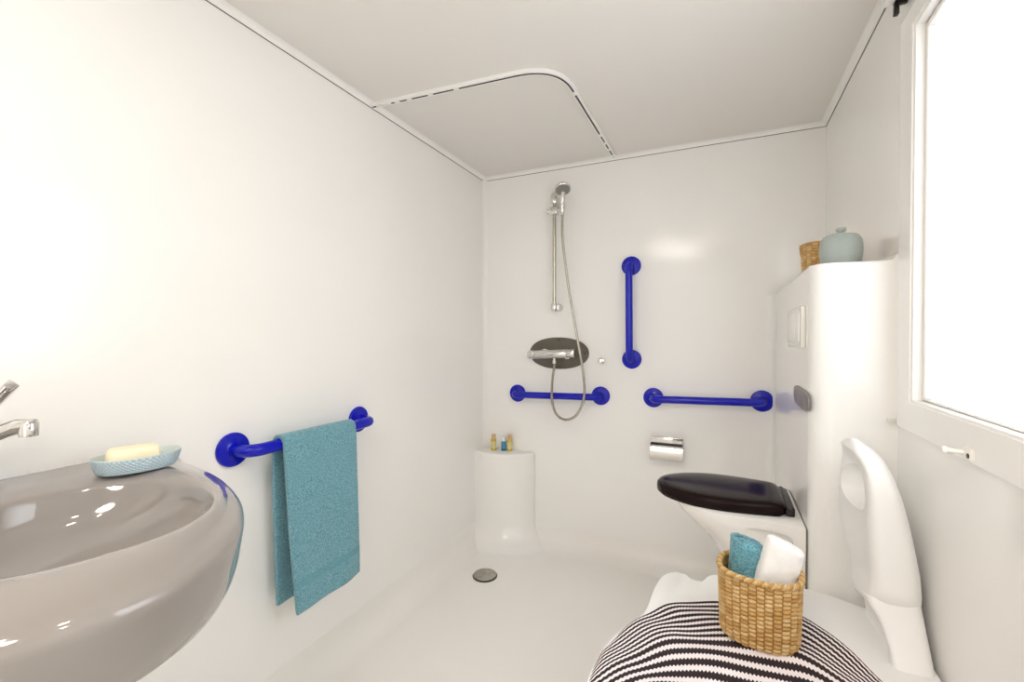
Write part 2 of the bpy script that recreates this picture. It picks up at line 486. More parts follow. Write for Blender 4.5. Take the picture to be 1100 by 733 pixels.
# soap dish and soap
dc = Vector((-1.082, .519)); da = radians(77)
def dish(s0, z):
    return [(dc.x + x*cos(da)-y*sin(da), dc.y + x*sin(da)+y*cos(da), z + .003*(abs(x)/.075)**2*(s0 > .93)) for x, y in superell(64, 2.3, .074*s0, .046*s0)]
z0 = H-.272
t = thing('soap_dish', 'pale blue oval soap dish with diamond texture on the basin rim', 'soap dish', (dc.x, dc.y, z0))
rings = [dish(.80, z0+.0005), dish(.84, z0+.0012), dish(.90, z0+.007), dish(.95, z0+.016), dish(.985, z0+.024), dish(1, z0+.029)]
vf = loft(rings, True, False)
arc = [(i % 64)/64*.4 for i in range(64)]
uv = [(arc[i % 64], (0, .001, .012, .025, .033, .037)[i//64]) for i in range(len(vf[0]))]
ob('outer_shell', vf, 'dish', t, uv=uv)
rings = [dish(1, z0+.029), dish(.985, z0+.0305), dish(.96, z0+.029), dish(.9, z0+.018), dish(.78, z0+.010), dish(.6, z0+.008)]
ob('inner_shell', loft(rings, False, True), 'dishin', t)
def soapbar():
    c = Vector((dc.x-.006, dc.y-.004, z0+.0105)); rings = []
    a = da-radians(4)
    for s, z in ((.86, 0), (.95, .002), (1, .008), (1, .022), (.96, .031), (.86, .035), (.6, .0365)):
        rings.append([(c.x+x*cos(a)-y*sin(a), c.y+x*sin(a)+y*cos(a), c.z+z) for x, y in superell(40, 4, .043*s, .025*s)])
    return loft(rings)
tag(ob('soap_bar', soapbar(), 'soap'), 'cream bar of soap lying in the pale blue dish', 'soap')

# ------------------------------------------------------------------ blue grab bars
def grab_bar(p, q, nrm, label, off=.07, rb=.0175, group='blue grab bars'):
    p, q, nrm = Vector(p), Vector(q), Vector(nrm)
    t = thing('grab_bar', label, 'grab bar', p, group)
    path = fillet([p+nrm*.006, p+nrm*off, q+nrm*off, q+nrm*.006], .042, 8)
    ob('bar', tube(path, rb, 20), 'blue', t)
    for c in (p, q):
        ob('flange', lathe([(.001, 0), (.046, 0), (.0475, .003), (.0475, .0075), (.0455, .0105), (.037, .0125), (.025, .0135), (.0205, .016), (.019, .023), (.001, .023)], c, nrm, 40), 'blue', t)
grab_bar((XL, .817, H-.3165), (XL, 1.298, H-.312), (1, 0, 0), 'blue grab bar on the left wall carrying the teal towel', .075)
grab_bar((-.4065, YB, H+.347), (-.4025, YB, H-.116), (0, -1, 0), 'upright blue grab bar on the back wall')
grab_bar((-1.023, YB, H-.318), (-.558, YB, H-.307), (0, -1, 0), 'horizontal blue grab bar under the shower mixer on the back wall')
grab_bar((-.298, YB, H-.301), (.167, YB, H-.290), (0, -1, 0), 'horizontal blue grab bar above the black toilet lid and paper holder')

# towel over the left bar
def towel():
    bxx, bz = XL+.075, H-.3145
    prof = [(-1.196, H-.80), (-1.197, H-.70), (-1.194, H-.55), (-1.189, H-.40), (-1.185, H-.335)]
    for k in range(9):
        a = pi-pi*k/8; prof.append((bxx+.0225*cos(a), bz+.0225*sin(a)))
    prof += [(-1.136, H-.36), (-1.133, H-.45), (-1.126, H-.58), (-1.117, H-.71), (-1.110, H-.812)]
    P = spline([(x, 0, z) for x, z in prof], 14)
    L = [0]
    for a, b in zip(P, P[1:]): L.append(L[-1]+(b-a).length)
    NS = 90; V, F, UV = [], [], []
    n = len(P)
    top = L[n//2]
    for i, p in enumerate(P):
        u = L[i]/L[-1]
        tng = (P[min(i+1, n-1)]-P[max(i-1, 0)]).normalized(); nr = Vector((tng.z, 0, -tng.x))
        front = i > n//2
        dn = max(0, (H-.33-p.z))/.48
        for j in range(NS+1):
            s = j/NS
            y0 = .905+(.022*dn if front else .016*dn); y1 = 1.183-(.012 if front else .016)*dn
            y = y0+s*(y1-y0)
            wob = .006*dn*sin(s*5+1.2*dn) + .003*dn*sin(s*11+3*dn)
            band = (.075 < L[-1]-L[i] < .1)
            jit = 0 if band else .0011*noise.noise((y*420, L[i]*420, 3.1)) + .0006*noise.noise((y*160, L[i]*160, 9))
            zz = p.z + (.014*s*dn if front else 0)
            V.append((p.x+nr.x*(wob+jit), y, zz+nr.z*(wob+jit))); UV.append((s, u))
    for i in range(n-1):
        for j in range(NS): F.append((i*(NS+1)+j, i*(NS+1)+j+1, (i+1)*(NS+1)+j+1, (i+1)*(NS+1)+j))
    return V, F, UV, L, n, NS
V, F, UV, L, n, NS = towel()
o = ob('towel', (V, F), 'terry', smooth=80, uv=UV)
tag(o, 'teal terry hand towel folded over the grab bar on the left wall', 'towel')
o.data.materials.append(M['terryband'])
for p in o.data.polygons:
    i = p.index//NS
    dl = L[-1]-L[i]
    if .078 < dl < .1 or dl < .006: p.material_index = 1
sm = o.modifiers.new('thick', 'SOLIDIFY'); sm.thickness = .0105; sm.offset = 0

# ------------------------------------------------------------------ shower
rx = -.79
t = thing('shower_rail', 'chrome shower slide rail upright on the back wall', 'shower rail', (rx, YB, H+.15))
ob('rod', tube([(rx, YB-.06, H+.15), (rx, YB-.06, H+.69)], .0095, 18), 'hose', t)
ob('lower_bracket', cat(lathe([(.001, 0), (.021, 0), (.021, .05), (.019, .056), (.001, .056)], (rx+.008, YB, H+.150), (0, -1, 0), 28),
     lathe([(.001, 0), (.014, .001), (.0175, .008), (.0175, .036), (.013, .042), (.001, .043)], (rx, YB-.06, H+.128), (0, 0, 1), 28)), 'chrome', t)
ob('upper_bracket', cat(lathe([(.001, 0), (.024, 0), (.024, .045), (.018, .06), (.001, .06)], (rx+.006, YB, H+.705), (0, -1, 0), 28),
     lathe([(.001, 0), (.019, 0), (.0205, .005), (.0205, .03), (.017, .048), (.009, .058), (.001, .06)], (rx, YB-.06, H+.688), (0, 0, 1), 28)), 'chrome', t)
ob('slider', cat(box(rx-.022, rx+.022, YB-.085, YB-.04, H+.628, H+.668, .006),
     lathe([(.001, 0), (.013, 0), (.014, .003), (.014, .016), (.012, .018), (.001, .018)], (rx-.022, YB-.063, H+.648), (-1, 0, 0), 20),
     lathe([(.001, 0), (.011, 0), (.016, .03), (.016, .034), (.001, .034)], (rx+.05, YB-.08, H+.632), (0, 0, 1), 24),
     tube([(rx+.01, YB-.07, H+.648), (rx+.046, YB-.08, H+.648)], .009)), 'chrome', t)

hx, hy = rx+.05, YB-.08
t = thing('hand_shower', 'chrome hand shower with round head and long steel hose on the rail', 'hand shower', (hx, hy, H+.61))
hd = Vector((hx+.012, hy-.03, H+.742))
ob('handle', tube(spline([(hx, hy, H+.615), (hx, hy, H+.66), (hx+.003, hy-.004, H+.70), tuple(hd+Vector((-.002, .012, -.008)))], 6), [.0095]*6+[.012]*6+[.0125]*7, 18), 'chrome', t)
ax = Vector((.22, -.42, -.88)).normalized()
ob('head', lathe([(.001, -.026), (.018, -.024), (.033, -.014), (.0405, -.002), (.0415, .004), (.039, .008), (.0375, .0085)], hd, ax, 36), 'chrome', t)
hf = lathe([(.0375, .006), (.036, .0095), (.001, .0105)], hd, ax, 36)
dots = []
a_, u_, w_ = frame_of(ax)
for rr, cnt in ((.011, 8), (.021, 14), (.031, 20)):
    for k in range(cnt):
        c = hd + (u_*cos(2*pi*k/cnt)+w_*sin(2*pi*k/cnt))*rr
        dots.append(lathe([(.0018, .009), (.0015, .0125), (.0005, .013)], c, ax, 6))
ob('spray_face', cat(hf, *dots), 'dchrome', t)
hp = [(hx, hy, H+.615), (-.737, 2.22, H+.48), (-.705, 2.22, H+.24), (-.657, 2.215, H-.02), (-.624, 2.205, H-.195), (-.620, 2.200, H-.313), (-.658, 2.202, H-.398), (-.717, 2.203, H-.427), (-.767, 2.202, H-.398), (-.787, 2.200, H-.33), (-.790, 2.210, H-.24), (-.787, 2.235, H-.150)]
hpts = spline(hp, 60); hr = [.0064+.0009*sin(i*1.9) for i in range(len(hpts))]
ob('hose', tube(hpts, hr, 12), 'hose', t)

# mixer valve on its oval plate
my, mz = YB-.065, H-.098
t = thing('shower_mixer', 'chrome thermostatic shower mixer on a dark oval plate, back wall', 'shower mixer', (-.785, YB, mz))
ov = [(-.785+x, z) for x, z in superell(72, 2.15, .165, .084)]
vf = prism([(x, z) for x, z in ov], 0, .006, .0015, 2)
pl = ob('back_plate', xf(vf, Matrix(((1, 0, 0, 0), (0, 0, -1, YB), (0, 1, 0, H-.092), (0, 0, 0, 1)))), 'plate', t)
for x, z in ((-.785, .07), (-.785, -.07), (-.64, 0)):
    ob('screw', lathe([(.001, 0), (.0045, 0), (.0035, .002), (.001, .0024)], (x, YB-.006, H-.092+z), (0, -1, 0), 14), 'black', pl)
ob('valve_body', lathe([(.001, 0), (.0205, 0), (.0225, .003), (.0225, .172), (.0205, .175), (.001, .175)], (-.893, my, mz-.001), (1, 0, .045), 32), 'chrome', t)
def knob(c, ax):
    prof = [(.001, 0), (.0195, 0), (.0195, .004), (.0215, .006), (.0215, .036), (.0195, .040), (.001, .041)]
    a = Vector(ax).normalized(); c = Vector(c); _, u, w = frame_of(a)
    rings = []
    for r, h in prof:
        rings.append([c + a*h + (u*cos(2*pi*i/60)+w*sin(2*pi*i/60))*(r*(1+(.035*cos(2*pi*i/5) if .004 < h < .039 and r > .01 else 0))) for i in range(60)])
    return loft(rings)
ob('temperature_knob', knob((-.894, my, mz-.001), (-1, 0, -.045)), 'chrome', t)
ob('flow_knob', knob((-.717, my, mz+.007), (1, 0, .045)), 'chrome', t)
for x in (-.858, -.735):
    ob('escutcheon', lathe([(.001, 0), (.031, 0), (.031, .005), (.027, .012), (.014, .016), (.014, .05), (.001, .05)], (x, YB-.006, mz+.002), (0, -1, 0), 32), 'chrome', t)
ob('outlet', lathe([(.001, 0), (.0085, 0), (.0085, .012), (.011, .012), (.011, .03), (.008, .031), (.001, .031)], (-.787, my, mz-.017), (0, 0, -1), 20), 'chrome', t)

t = thing('wall_hook', 'small round chrome knob beside the dark oval mixer plate', 'hook', (-.556, YB, H-.128))
ob('rose', lathe([(.001, 0), (.015, 0), (.015, .003), (.013, .005), (.001, .005)], (-.556, YB, H-.128), (0, -1, 0), 24), 'black', t)
ob('knob', lathe([(.001, .004), (.0075, .004), (.0075, .014), (.0125, .018), (.014, .024), (.012, .03), (.001, .032)], (-.556, YB, H-.128), (.25, -1, 0), 24), 'chrome', t)

# toilet paper holder
t = thing('paper_holder', 'chrome toilet paper holder with curved cover on the back wall', 'toilet paper holder', (-.23, YB, H-.6))
x0, x1 = -.306, -.158
ob('back_plate', box(x0+.006, x1-.004, YB-.006, YB, H-.60, H-.487, .002), 'chrome', t)
def cover():
    pr = [(-.045, -.514), (-.058, -.520), (-.066, -.536), (-.068, -.556), (-.066, -.575), (-.060, -.590)]
    P = spline([(0, YB+a, H+b) for a, b in pr], 5)
    out = [[(x0, p.y, p.z) for p in P], [(x1, p.y, p.z) for p in P]]
    inn = [(p.y+.0035, p.z-.002) for p in P]
    ring0 = [(x0, p.y, p.z) for p in P]+[(x0, y, z) for y, z in inn[::-1]]
    ring1 = [(x1, p.y, p.z) for p in P]+[(x1, y, z) for y, z in inn[::-1]]
    return loft([ring0, ring1])
cv = ob('cover', cover(), 'chrome', t, smooth=30)
ob('hinge_bar', cat(tube([(x0+.002, YB-.052, H-.5125), (x1-.002, YB-.052, H-.5125)], .0032, 10)), 'black', cv)
ob('top_plate', box(x0+.002, x1-.0005, YB-.050, YB-.0445, H-.512, H-.480, .002), 'chrome', t)
ob('arm', box(x0+.03, x1-.03, YB-.046, YB-.005, H-.503, H-.490, .001), 'chrome', t)
ob('side_cheek', box(x1-.006, x1-.001, YB-.052, YB-.003, H-.585, H-.495, .0015), 'chrome', t)
ob('spindle', tube([(x0+.004, YB-.03, H-.56), (x1-.004, YB-.03, H-.56)], .007, 14), 'chrome', t)

# bottles on the ledge
lz = H-.637
def bottle(x, y, r, hb, hc, body, cap, lab, label):
    t = thing('toiletry_bottle', label, 'bottle', (x, y, lz), 'small bottles on the shower ledge')
    ob('body', lathe([(.001, 0), (r*.92, 0), (r, .002), (r, hb-.003), (r*.8, hb), (.001, hb)], (x, y, lz), n=24), body, t)
    ob('cap', lathe([(.001, hb), (r*.86, hb), (r*.88, hb+.002), (r*.84, hb+hc-.002), (r*.7, hb+hc), (.001, hb+hc)], (x, y, lz), n=24), cap, t)
    ob('label_wrap', lathe([(r*1.02, .012), (r*1.025, .013), (r*1.025, .05), (r*1.02, .051)], (x, y, lz), n=24), lab, t)
bottle(-1.148, 2.245, .0145, .064, .026, 'yell', 'capt', 'lab', 'yellow mini bottle with peach cap, standing apart at left on the ledge')
bottle(-1.094, 2.262, .0135, .052, .026, 'teal_b', 'capc', 'lab2', 'teal blue mini bottle with clear cap on the shower ledge')
bottle(-1.062, 2.272, .0140, .063, .027, 'yell', 'capt', 'lab', 'yellow mini bottle with peach cap, right beside the teal bottle')

# floor drain
t = thing('floor_drain', 'round brushed metal drain cover set in the cream shower floor', 'drain', (-1.003, 1.872, 0))
ob('rim', lathe([(.001, -.002), (.057, -.002), (.058, .002), (.056, .004), (.001, .004)], (-1.003, 1.872, 0.001), n=48), 'black', t)
ob('cover', lathe([(.001, .004), (.053, .004), (.0545, .006), (.053, .0085), (.03, .010), (.005, .0105), (.0045, .009), (.001, .009)], (-1.003, 1.872, 0.001), n=48), 'steelgrey', t)

# curtain track on the ceiling
t = thing('curtain_track', 'white L-shaped shower curtain track with dark slot on the ceiling', 'curtain track', (-.5, 1.45, ZC-.016))
tp = fillet([(XL+.004, 1.380, 0), (-.492, 1.430, 0), (-.488, YB-.035, 0)], .15, 14)
def ribbon(pts, w, z0, z1):
    P = [Vector(p) for p in pts]; rings = []
    for i, p in enumerate(P):
        d = (P[min(i+1, len(P)-1)]-P[max(i-1, 0)]).normalized(); nrm = Vector((-d.y, d.x, 0))
        rings.append([(p+nrm*w).to_3d()+Vector((0, 0, z0)), (p-nrm*w)+Vector((0, 0, z0)), (p-nrm*w)+Vector((0, 0, z1)), (p+nrm*w)+Vector((0, 0, z1))])
    return loft(rings)
ob('rail', ribbon(tp, .010, ZC-.014, ZC-.0005), 'trim', t, smooth=30)
ob('slot', ribbon(tp, .0034, ZC-.0148, ZC-.013), 'black', t, smooth=30)
for u in (.02, .035, .05, .075, .11, .17, .24, .57, .82, .88, .93, .985):
    k = u*(len(tp)-1)
    tot = [0]
    for a, b in zip(tp, tp[1:]): tot.append(tot[-1]+(b-a).length)
    s = u*tot[-1]
    i = max(j for j in range(len(tp)-1) if tot[j] <= s); f = (s-tot[i])/(tot[i+1]-tot[i])
    c = tp[i].lerp(tp[i+1], f); d = (tp[i+1]-tp[i]).normalized(); an = atan2(d.y, d.x)
    g = xf(box(-.010, .010, -.0048, .0048, ZC-.018, ZC-.0125, .0015), Matrix.Translation(c) @ Matrix.Rotation(an, 4, 'Z'))
    ob('glider', g, 'knobw', t)

# ------------------------------------------------------------------ toilet
TY = 1.64
t = thing('toilet', 'white wall-mounted toilet with a closed dark brown lid', 'toilet', (CX0, TY, .12))
def pan_ring(z, xfr, hw, hb, n=64, grow=0.):
    """outline: straight back block at the casing, oval front"""
    xb = CX0-.0035; xm = .07
    pts = []
    half = []
    for k in range(n//2+1):
        u = k/(n//2)
        if u < .35:
            v = u/.35; x = xb+(xm-xb)*v; w = hb+(hw-hb)*sstep(0, 1, v)
        else:
            a = (u-.35)/.65*pi/2; x = xm+(xfr-xm)*sin(a); w = hw*cos(a)**.85 if a < pi/2-1e-6 else 0
        half.append((x, w))
    pts = [(x, TY-w, z) for x, w in half] + [(x, TY+w, z) for x, w in half[::-1][1:]]
    return pts
rings = []
for z, xfr, hw, hb in ((-1.0, .06, .10, .15), (-.93, .04, .115, .165), (-.80, .022, .12, .172), (-.71, .0, .13, .175), (-.655, -.024, .142, .177), (-.62, -.056, .153, .178), (-.59, -.096, .162, .179), (-.565, -.124, .166, .18), (-.545, -.138, .168, .18), (-.533, -.138, .166, .178), (-.53, -.132, .16, .172)):
    rings.append(pan_ring(H+z, xfr, hw, hb))
pan = ob('pan', loft(rings), 'ceramic', t, smooth=50)
ob('gasket', box(CX0-.004, CX0, TY-.178, TY+.178, H-.80, H-.534), 'seam', t, smooth=0)
# side recess for the fixing, cut into the near flank
cut = ob('cutter', xf(prism(superell(32, 6, .06, .052), 0, .03, 0), Matrix(((1, 0, 0, .125), (0, 0, 1, TY-.19), (0, 1, 0, H-.607), (0, 0, 0, 1)))), 'ceramic')
bm_ = pan.modifiers.new('recess', 'BOOLEAN'); bm_.object = cut; bm_.operation = 'DIFFERENCE'; bm_.solver = 'EXACT'
bpy.context.view_layer.update()
dg = bpy.context.evaluated_depsgraph_get()
me2 = bpy.data.meshes.new_from_object(pan.evaluated_get(dg)); pan.modifiers.clear(); pan.data = me2
for p in me2.polygons: p.use_smooth = True
me2.set_sharp_from_angle(angle=radians(40))
bpy.data.objects.remove(cut)
def lid_ring(s, z, xoff=0., n=72, hwm=.150):
    xa, xe = .180, -.212
    half = []
    for k in range(n//2+1):
        u = k/(n//2)
        if u < .12: x = xa; w = .118*u/.12
        else:
            v = (u-.12)/.88; x = xa+(xe-xa)*(1-cos(v*pi/2)**1.15) if False else xa+(xe-xa)*v
            w = lerp(v, [(0, .118), (.12, .126), (.3, .138), (.45, .143), (.6, .138), (.74, .120), (.86, .092), (.94, .060), (.98, .034), (1, 0)])
        half.append((x, w))
    cx = -.0
    pts = [(x, -w) for x, w in half] + [(x, w) for x, w in half[::-1][1:-1]]
    return [(cx+(x-cx)*s+xoff, TY+y*s, z) for x, y in pts]
def smooth_ring(r, it=3):
    for _ in range(it):
        n = len(r); r = [tuple((Vector(r[i-1])+Vector(r[i])*2+Vector(r[(i+1) % n]))/4) for i in range(n)]
    return r
sr = lambda s, z: smooth_ring(lid_ring(s, H+z))
ob('seat_ring', loft([sr(.90, -.532), sr(.95, -.531), sr(.955, -.527), sr(.93, -.5255)]), 'lid', t, smooth=50)
ob('lid', loft([sr(.97, -.526), sr(.995, -.523), sr(1.0, -.514), sr(.995, -.503), sr(.97, -.497), sr(.92, -.493), sr(.8, -.4905), sr(.55, -.489), sr(.2, -.4885)]), 'lid', t, smooth=50)
ob('hinge', cat(box(.176, .199, TY-.10, TY+.10, H-.531, H-.505, .004), tube([(.184, TY-.112, H-.513), (.184, TY+.112, H-.513)], .009, 16)), 'black', t)

# dual flush plate
t = thing('flush_plate', 'white dual flush plate on the side of the toilet casing', 'flush plate', (CX0, 1.655, H-.035))
ob('plate', box(CX0-.012, CX0, 1.512, 1.80, H-.035, H+.085, .004), 'knobw', t)
for y0, y1 in ((1.532, 1.60), (1.608, 1.782)):
    ob('button', box(CX0-.0155, CX0-.010, y0, y1, H-.018, H+.068, .0025), 'trim', t)
ob('edge_groove', box(CX0-.0126, CX0-.0118, 1.522, 1.5235, H-.03, H+.08), 'seam', t, smooth=0)

# oval grey plate below it
t = thing('cover_plate', 'mauve-grey round-ended plate on the casing below the flush plate', 'cover plate', (CX0, 1.57, H-.2))
ob('plate', xf(prism(superell(64, 3.6, .130, .029), 0, .006, .002, 2), Matrix(((0, 0, -1, CX0), (1, 0, 0, 1.563), (0, 1, 0, H-.1815), (0, 0, 0, 1)))), 'mauve', t)

# ------------------------------------------------------------------ wicker weave
def woven(rings_fn, nz, nt, rows, cols, amp=.0022, thick=.005, closed_bottom=True):
    """basket wall: rings_fn(v) -> list-of-points function of angle; woven lozenges as relief"""
    V, F, C = [], [], []
    rnd = {}
    for side in (0, 1):
        for i in range(nz+1):
            v = i/nz
            for j in range(nt):
                u = j/nt
                p, nr = rings_fn(u, v)
                c = u*cols; ci = int(c) % cols; fc = c-int(c)
                rw = v*rows + (.5 if ci % 2 else 0); ri = int(rw); fr = rw-ri
                h = (max(0, sin(pi*fc))**.5)*(max(0, sin(pi*fr))**.55)
                key = (ci, ri)
                if key not in rnd: rnd[key] = random.random()
                if side == 0: q = p + nr*(amp*h*1.6-amp*.4)
                else: q = p - nr*(thick - amp*.5*h)
                V.append(tuple(q)); C.append(.34+.5*rnd[key] if h > .3 else .05+.2*rnd[key])  # random tone per strand; shade in the gaps painted as darker values
    m = (nz+1)*nt
    for s in (0, 1):
        for i in range(nz):
            for j in range(nt):
                k = (j+1) % nt; a = s*m
                F.append((a+i*nt+j, a+i*nt+k, a+(i+1)*nt+k, a+(i+1)*nt+j))
    for j in range(nt):
        k = (j+1) % nt
        F.append((nz*nt+j, nz*nt+k, m+nz*nt+k, m+nz*nt+j))
    if closed_bottom:
        F.append(tuple(range(nt))); F.append(tuple(m+j for j in range(nt)))
    return V, F, C
def set_strand(o, C):
    a = o.data.attributes.new('strand', 'FLOAT', 'POINT')
    for i, c in enumerate(C): a.data[i].value = c
def braid(pathfn, n, r, turns):
    """rope-like rim"""
    parts, C = [], []
    for s in (0, 1, 2):
        pts = []
        for i in range(n+1):
            u = i/n; p, nr = pathfn(u)
            a = 2*pi*(turns*u+s/3); pts.append(p+nr*(r*.6*cos(a))+Vector((0, 0, r*.6*sin(a))))
        vf = tube(pts, r*.62, 7); parts.append(vf); C += [.35+.25*s]*len(vf[0])
    return cat(*parts), C

def basket_rings(c, ax, ay, rot, z0, z1, flare, ex=2.5):
    def f(u, v):
        a = 2*pi*u; s = 1-.05*(1-v)+flare*v + (-.06*max(0, (.1-v)/.1)**2)
        cs, sn = cos(a), sin(a)
        r = (abs(cs/ax)**ex+abs(sn/ay)**ex)**(-1/ex)*s
        x, y = cs*r, sn*r
        nx, ny = cs*abs(cs)**(ex-2)/ax**ex, sn*abs(sn)**(ex-2)/ay**ex
        l = sqrt(nx*nx+ny*ny); nx /= l; ny /= l
        R = lambda p, q: (p*cos(rot)-q*sin(rot), p*sin(rot)+q*cos(rot))
        X, Y = R(x, y); NX, NY = R(nx, ny)
        return Vector((c[0]+X, c[1]+Y, z0+(z1-z0)*v)), Vector((NX, NY, 0))
    return f

# chair-top basket
SZ = H-.668                     # top of the chair seat
bc = (.079, 1.134); bz0 = SZ+.008; bz1 = SZ+.150
t = thing('wicker_basket', 'oval open wicker basket with rolled towels on the striped cloth', 'basket', (bc[0], bc[1], bz0))
fn = basket_rings(bc, .080, .068, radians(-8), bz0, bz1, .0)
V, F, C = woven(fn, 170, 560, 16, 28, .0032, .006)
o = ob('woven_body', (V, F), 'wicker', t, smooth=80); set_strand(o, C)
vf, C = braid(lambda u: (fn(u, 1)[0]+Vector((0, 0, .003)), fn(u, 1)[1]), 300, .0055, 26)
o = ob('rim', vf, 'wicker', t, smooth=80); set_strand(o, C)

# rolled teal towel: a spiral sheet standing in the basket
def roll(c, R, h, tilt, turns=3.2, rot=0.):
    V, F = [], []; n, m = 220, 60
    for i in range(m+1):
        v = i/m
        for j in range(n+1):
            u = j/n; a = rot+2*pi*turns*u; r = R*(.12+.88*u)
            jit = .0012*noise.noise((a*3*max(u, .3), v*40, 2.2))+.0008*noise.noise((a*14*max(u, .2), v*110, 5))
            rr = r+jit
            e = min(1, sqrt(max(0, 1-max(0, (v-.93)/.07)**2))*.3+.7) if u > .9 else 1
            z = h*v + .004*sin(a*1.3)*v
            x, y = rr*cos(a)*1.05*e, rr*sin(a)*.92*e
            p = Matrix.Rotation(tilt[1], 3, 'Y') @ Matrix.Rotation(tilt[0], 3, 'X') @ Vector((x, y, z))
            V.append(tuple(Vector(c)+p))
    for i in range(m):
        for j in range(n): F.append((i*(n+1)+j, i*(n+1)+j+1, (i+1)*(n+1)+j+1, (i+1)*(n+1)+j))
    return V, F
o = ob('rolled_towel', roll((.046, 1.156, bz0+.008), .0335, .186, (radians(-3), radians(3)), 2.6, 2.2), 'terry2', smooth=80)
tag(o, 'rolled teal terry towel standing in the wicker basket', 'towel')
sm = o.modifiers.new('thick', 'SOLIDIFY'); sm.thickness = .0075; sm.offset = 0
# folded white towel
def folded():
    n, m = 48, 44; rings = []
    base = Vector((.077, 1.122, bz0+.010)); h = .216
    R = Matrix.Rotation(radians(15), 3, 'Y') @ Matrix.Rotation(radians(-4), 3, 'X') @ Matrix.Rotation(radians(14), 3, 'Z')
    for i in range(m+1):
        v = i/m; ring = []
        top = sqrt(max(0, 1-max(0, (v-.94)/.06)**2))
        for x, y in superell(n, 3.2, .038*(.8+.2*top), .023*(.55+.45*top)):
            zz = h*v - .16*max(0, x+.038)*v*1.0
            wob = .0020*noise.noise((x*60, y*60+3, v*7))+.0012*noise.noise((x*200, y*200, v*26))
            layer = -.0025*math.exp(-((y-.004)/.003)**2)*(1 if x > 0 else 0)
            ring.append(base+R @ Vector((x*(1+wob*20)+layer, y*(1+wob*25), zz)))
        rings.append(ring)
    return loft(rings)
tag(ob('folded_towel', folded(), 'wcotton', smooth=60), 'folded white cotton towel leaning in the wicker basket', 'towel')

# lidded wicker basket and pot on the casing
bc2 = (.292, 1.735)
t = thing('lidded_basket', 'small lidded wicker basket on the casing behind the grey pot', 'basket', (bc2[0], bc2[1], CZ))
fn2 = basket_rings(bc2, .054, .054, 0, CZ, CZ+.075, .03, 2)
V, F, C = woven(fn2, 70, 260, 9, 22, .0026, .005)
o = ob('woven_body', (V, F), 'wicker', t, smooth=80); set_strand(o, C)
fn3 = basket_rings(bc2, .060, .060, 0, CZ+.070, CZ+.103, .0, 2)
V, F, C = woven(fn3, 40, 260, 4, 20, .0026, .005, False)
no = len(V)
tp_ = lathe([(.0595, .098), (.056, .106), (.047, .107), (.043, .104), (.036, .108), (.028, .105), (.020, .108), (.010, .106), (.001, .108)], (bc2[0], bc2[1], CZ), n=60)
V, F = cat((V, F), tp_); C += [.3+.5*random.random() for _ in range(len(V)-no)]
o = ob('lid', (V, F), 'wicker', t, smooth=80); set_strand(o, C)

pc = (.3, 1.525)
t = thing('pot', 'round grey-green lidded pot with a knob on top of the casing', 'pot', (pc[0], pc[1], CZ))
pr = [(.001, 0), (.036, 0), (.041, .003), (.046, .015), (.0495, .035), (.0505, .052), (.0498, .068), (.047, .081), (.043, .088), (.041, .089), (.001, .089)]
pr = [(r, h*.93) for r, h in pr]
vf = lathe(pr, (pc[0], pc[1], CZ), n=64)
uv = [((i % 64)/64*.36, pr[i//64][1]) for i in range(len(vf[0]))]
ob('body', vf, 'pot', t, uv=uv)
ob('lid', lathe([(r, h-.006) for r, h in [(.040, .088), (.0428, .0885), (.0415, .0912), (.033, .0955), (.019, .098), (.006, .099), (.001, .099)]], (pc[0], pc[1], CZ), n=48), 'potl', t)
ob('knob', lathe([(r, h-.006) for r, h in [(.001, .098), (.0075, .098), (.0065, .102), (.0115, .106), (.013, .111), (.011, .1155), (.004, .1175), (.001, .1175)]], (pc[0], pc[1], CZ), n=32), 'potl', t)

# ------------------------------------------------------------------ shower chair
t = thing('shower_chair', 'white moulded plastic shower chair with tall backrest against the right wall', 'chair', (.08, 1.1, 0))
def seat_poly():
    c = [(-.165, 1.12), (-.158, 1.22), (-.150, 1.285), (-.138, 1.325), (-.116, 1.349), (-.092, 1.355), (-.079, 1.338), (-.066, 1.321), (-.050, 1.320), (-.039, 1.338), (-.028, 1.366), (-.008, 1.383),
         (.03, 1.392), (.12, 1.402), (.20, 1.404), (.255, 1.395), (.31, 1.37), (.375, 1.345), (.388, 1.32), (.390, 1.2), (.388, 1.0), (.385, .80), (.36, .74), (.28, .715), (.05, .71), (-.12, .715), (-.19, .73), (-.222, .78), (-.232, .86), (-.226, .95), (-.200, 1.04)]
    c = c[::-1]
    P = [Vector((x, y, 0)) for x, y in c]; out = []; n = len(P)
    for i in range(n):
        a, b, d, e = P[i-1], P[i], P[(i+1) % n], P[(i+2) % n]
        for k in range(4):
            s = k/4; out.append(.5*((2*b)+(d-a)*s+(2*a-5*b+4*d-e)*s*s+(3*b-a-3*d+e)*s**3))
    return [(p.x, p.y) for p in out]
sp_ = seat_poly()
ob('seat', prism(sp_, SZ-.06, SZ, .007, 4), 'plastic', t, smooth=50)
for x, y, dx, dy in ((-.13, 1.28, -.02, .01), (.33, 1.30, .01, .01), (-.15, .78, -.03, -.02), (.33, .78, .01, -.02)):
    ob('leg', tube([(x, y, SZ-.05), (x+dx, y+dy, .012)], [.024, .019], 18), 'plastic', t)
    ob('foot', lathe([(.001, 0), (.026, 0), (.027, .004), (.022, .03), (.02, .032), (.001, .032)], (x+dx, y+dy, 0), n=20), 'black', t)

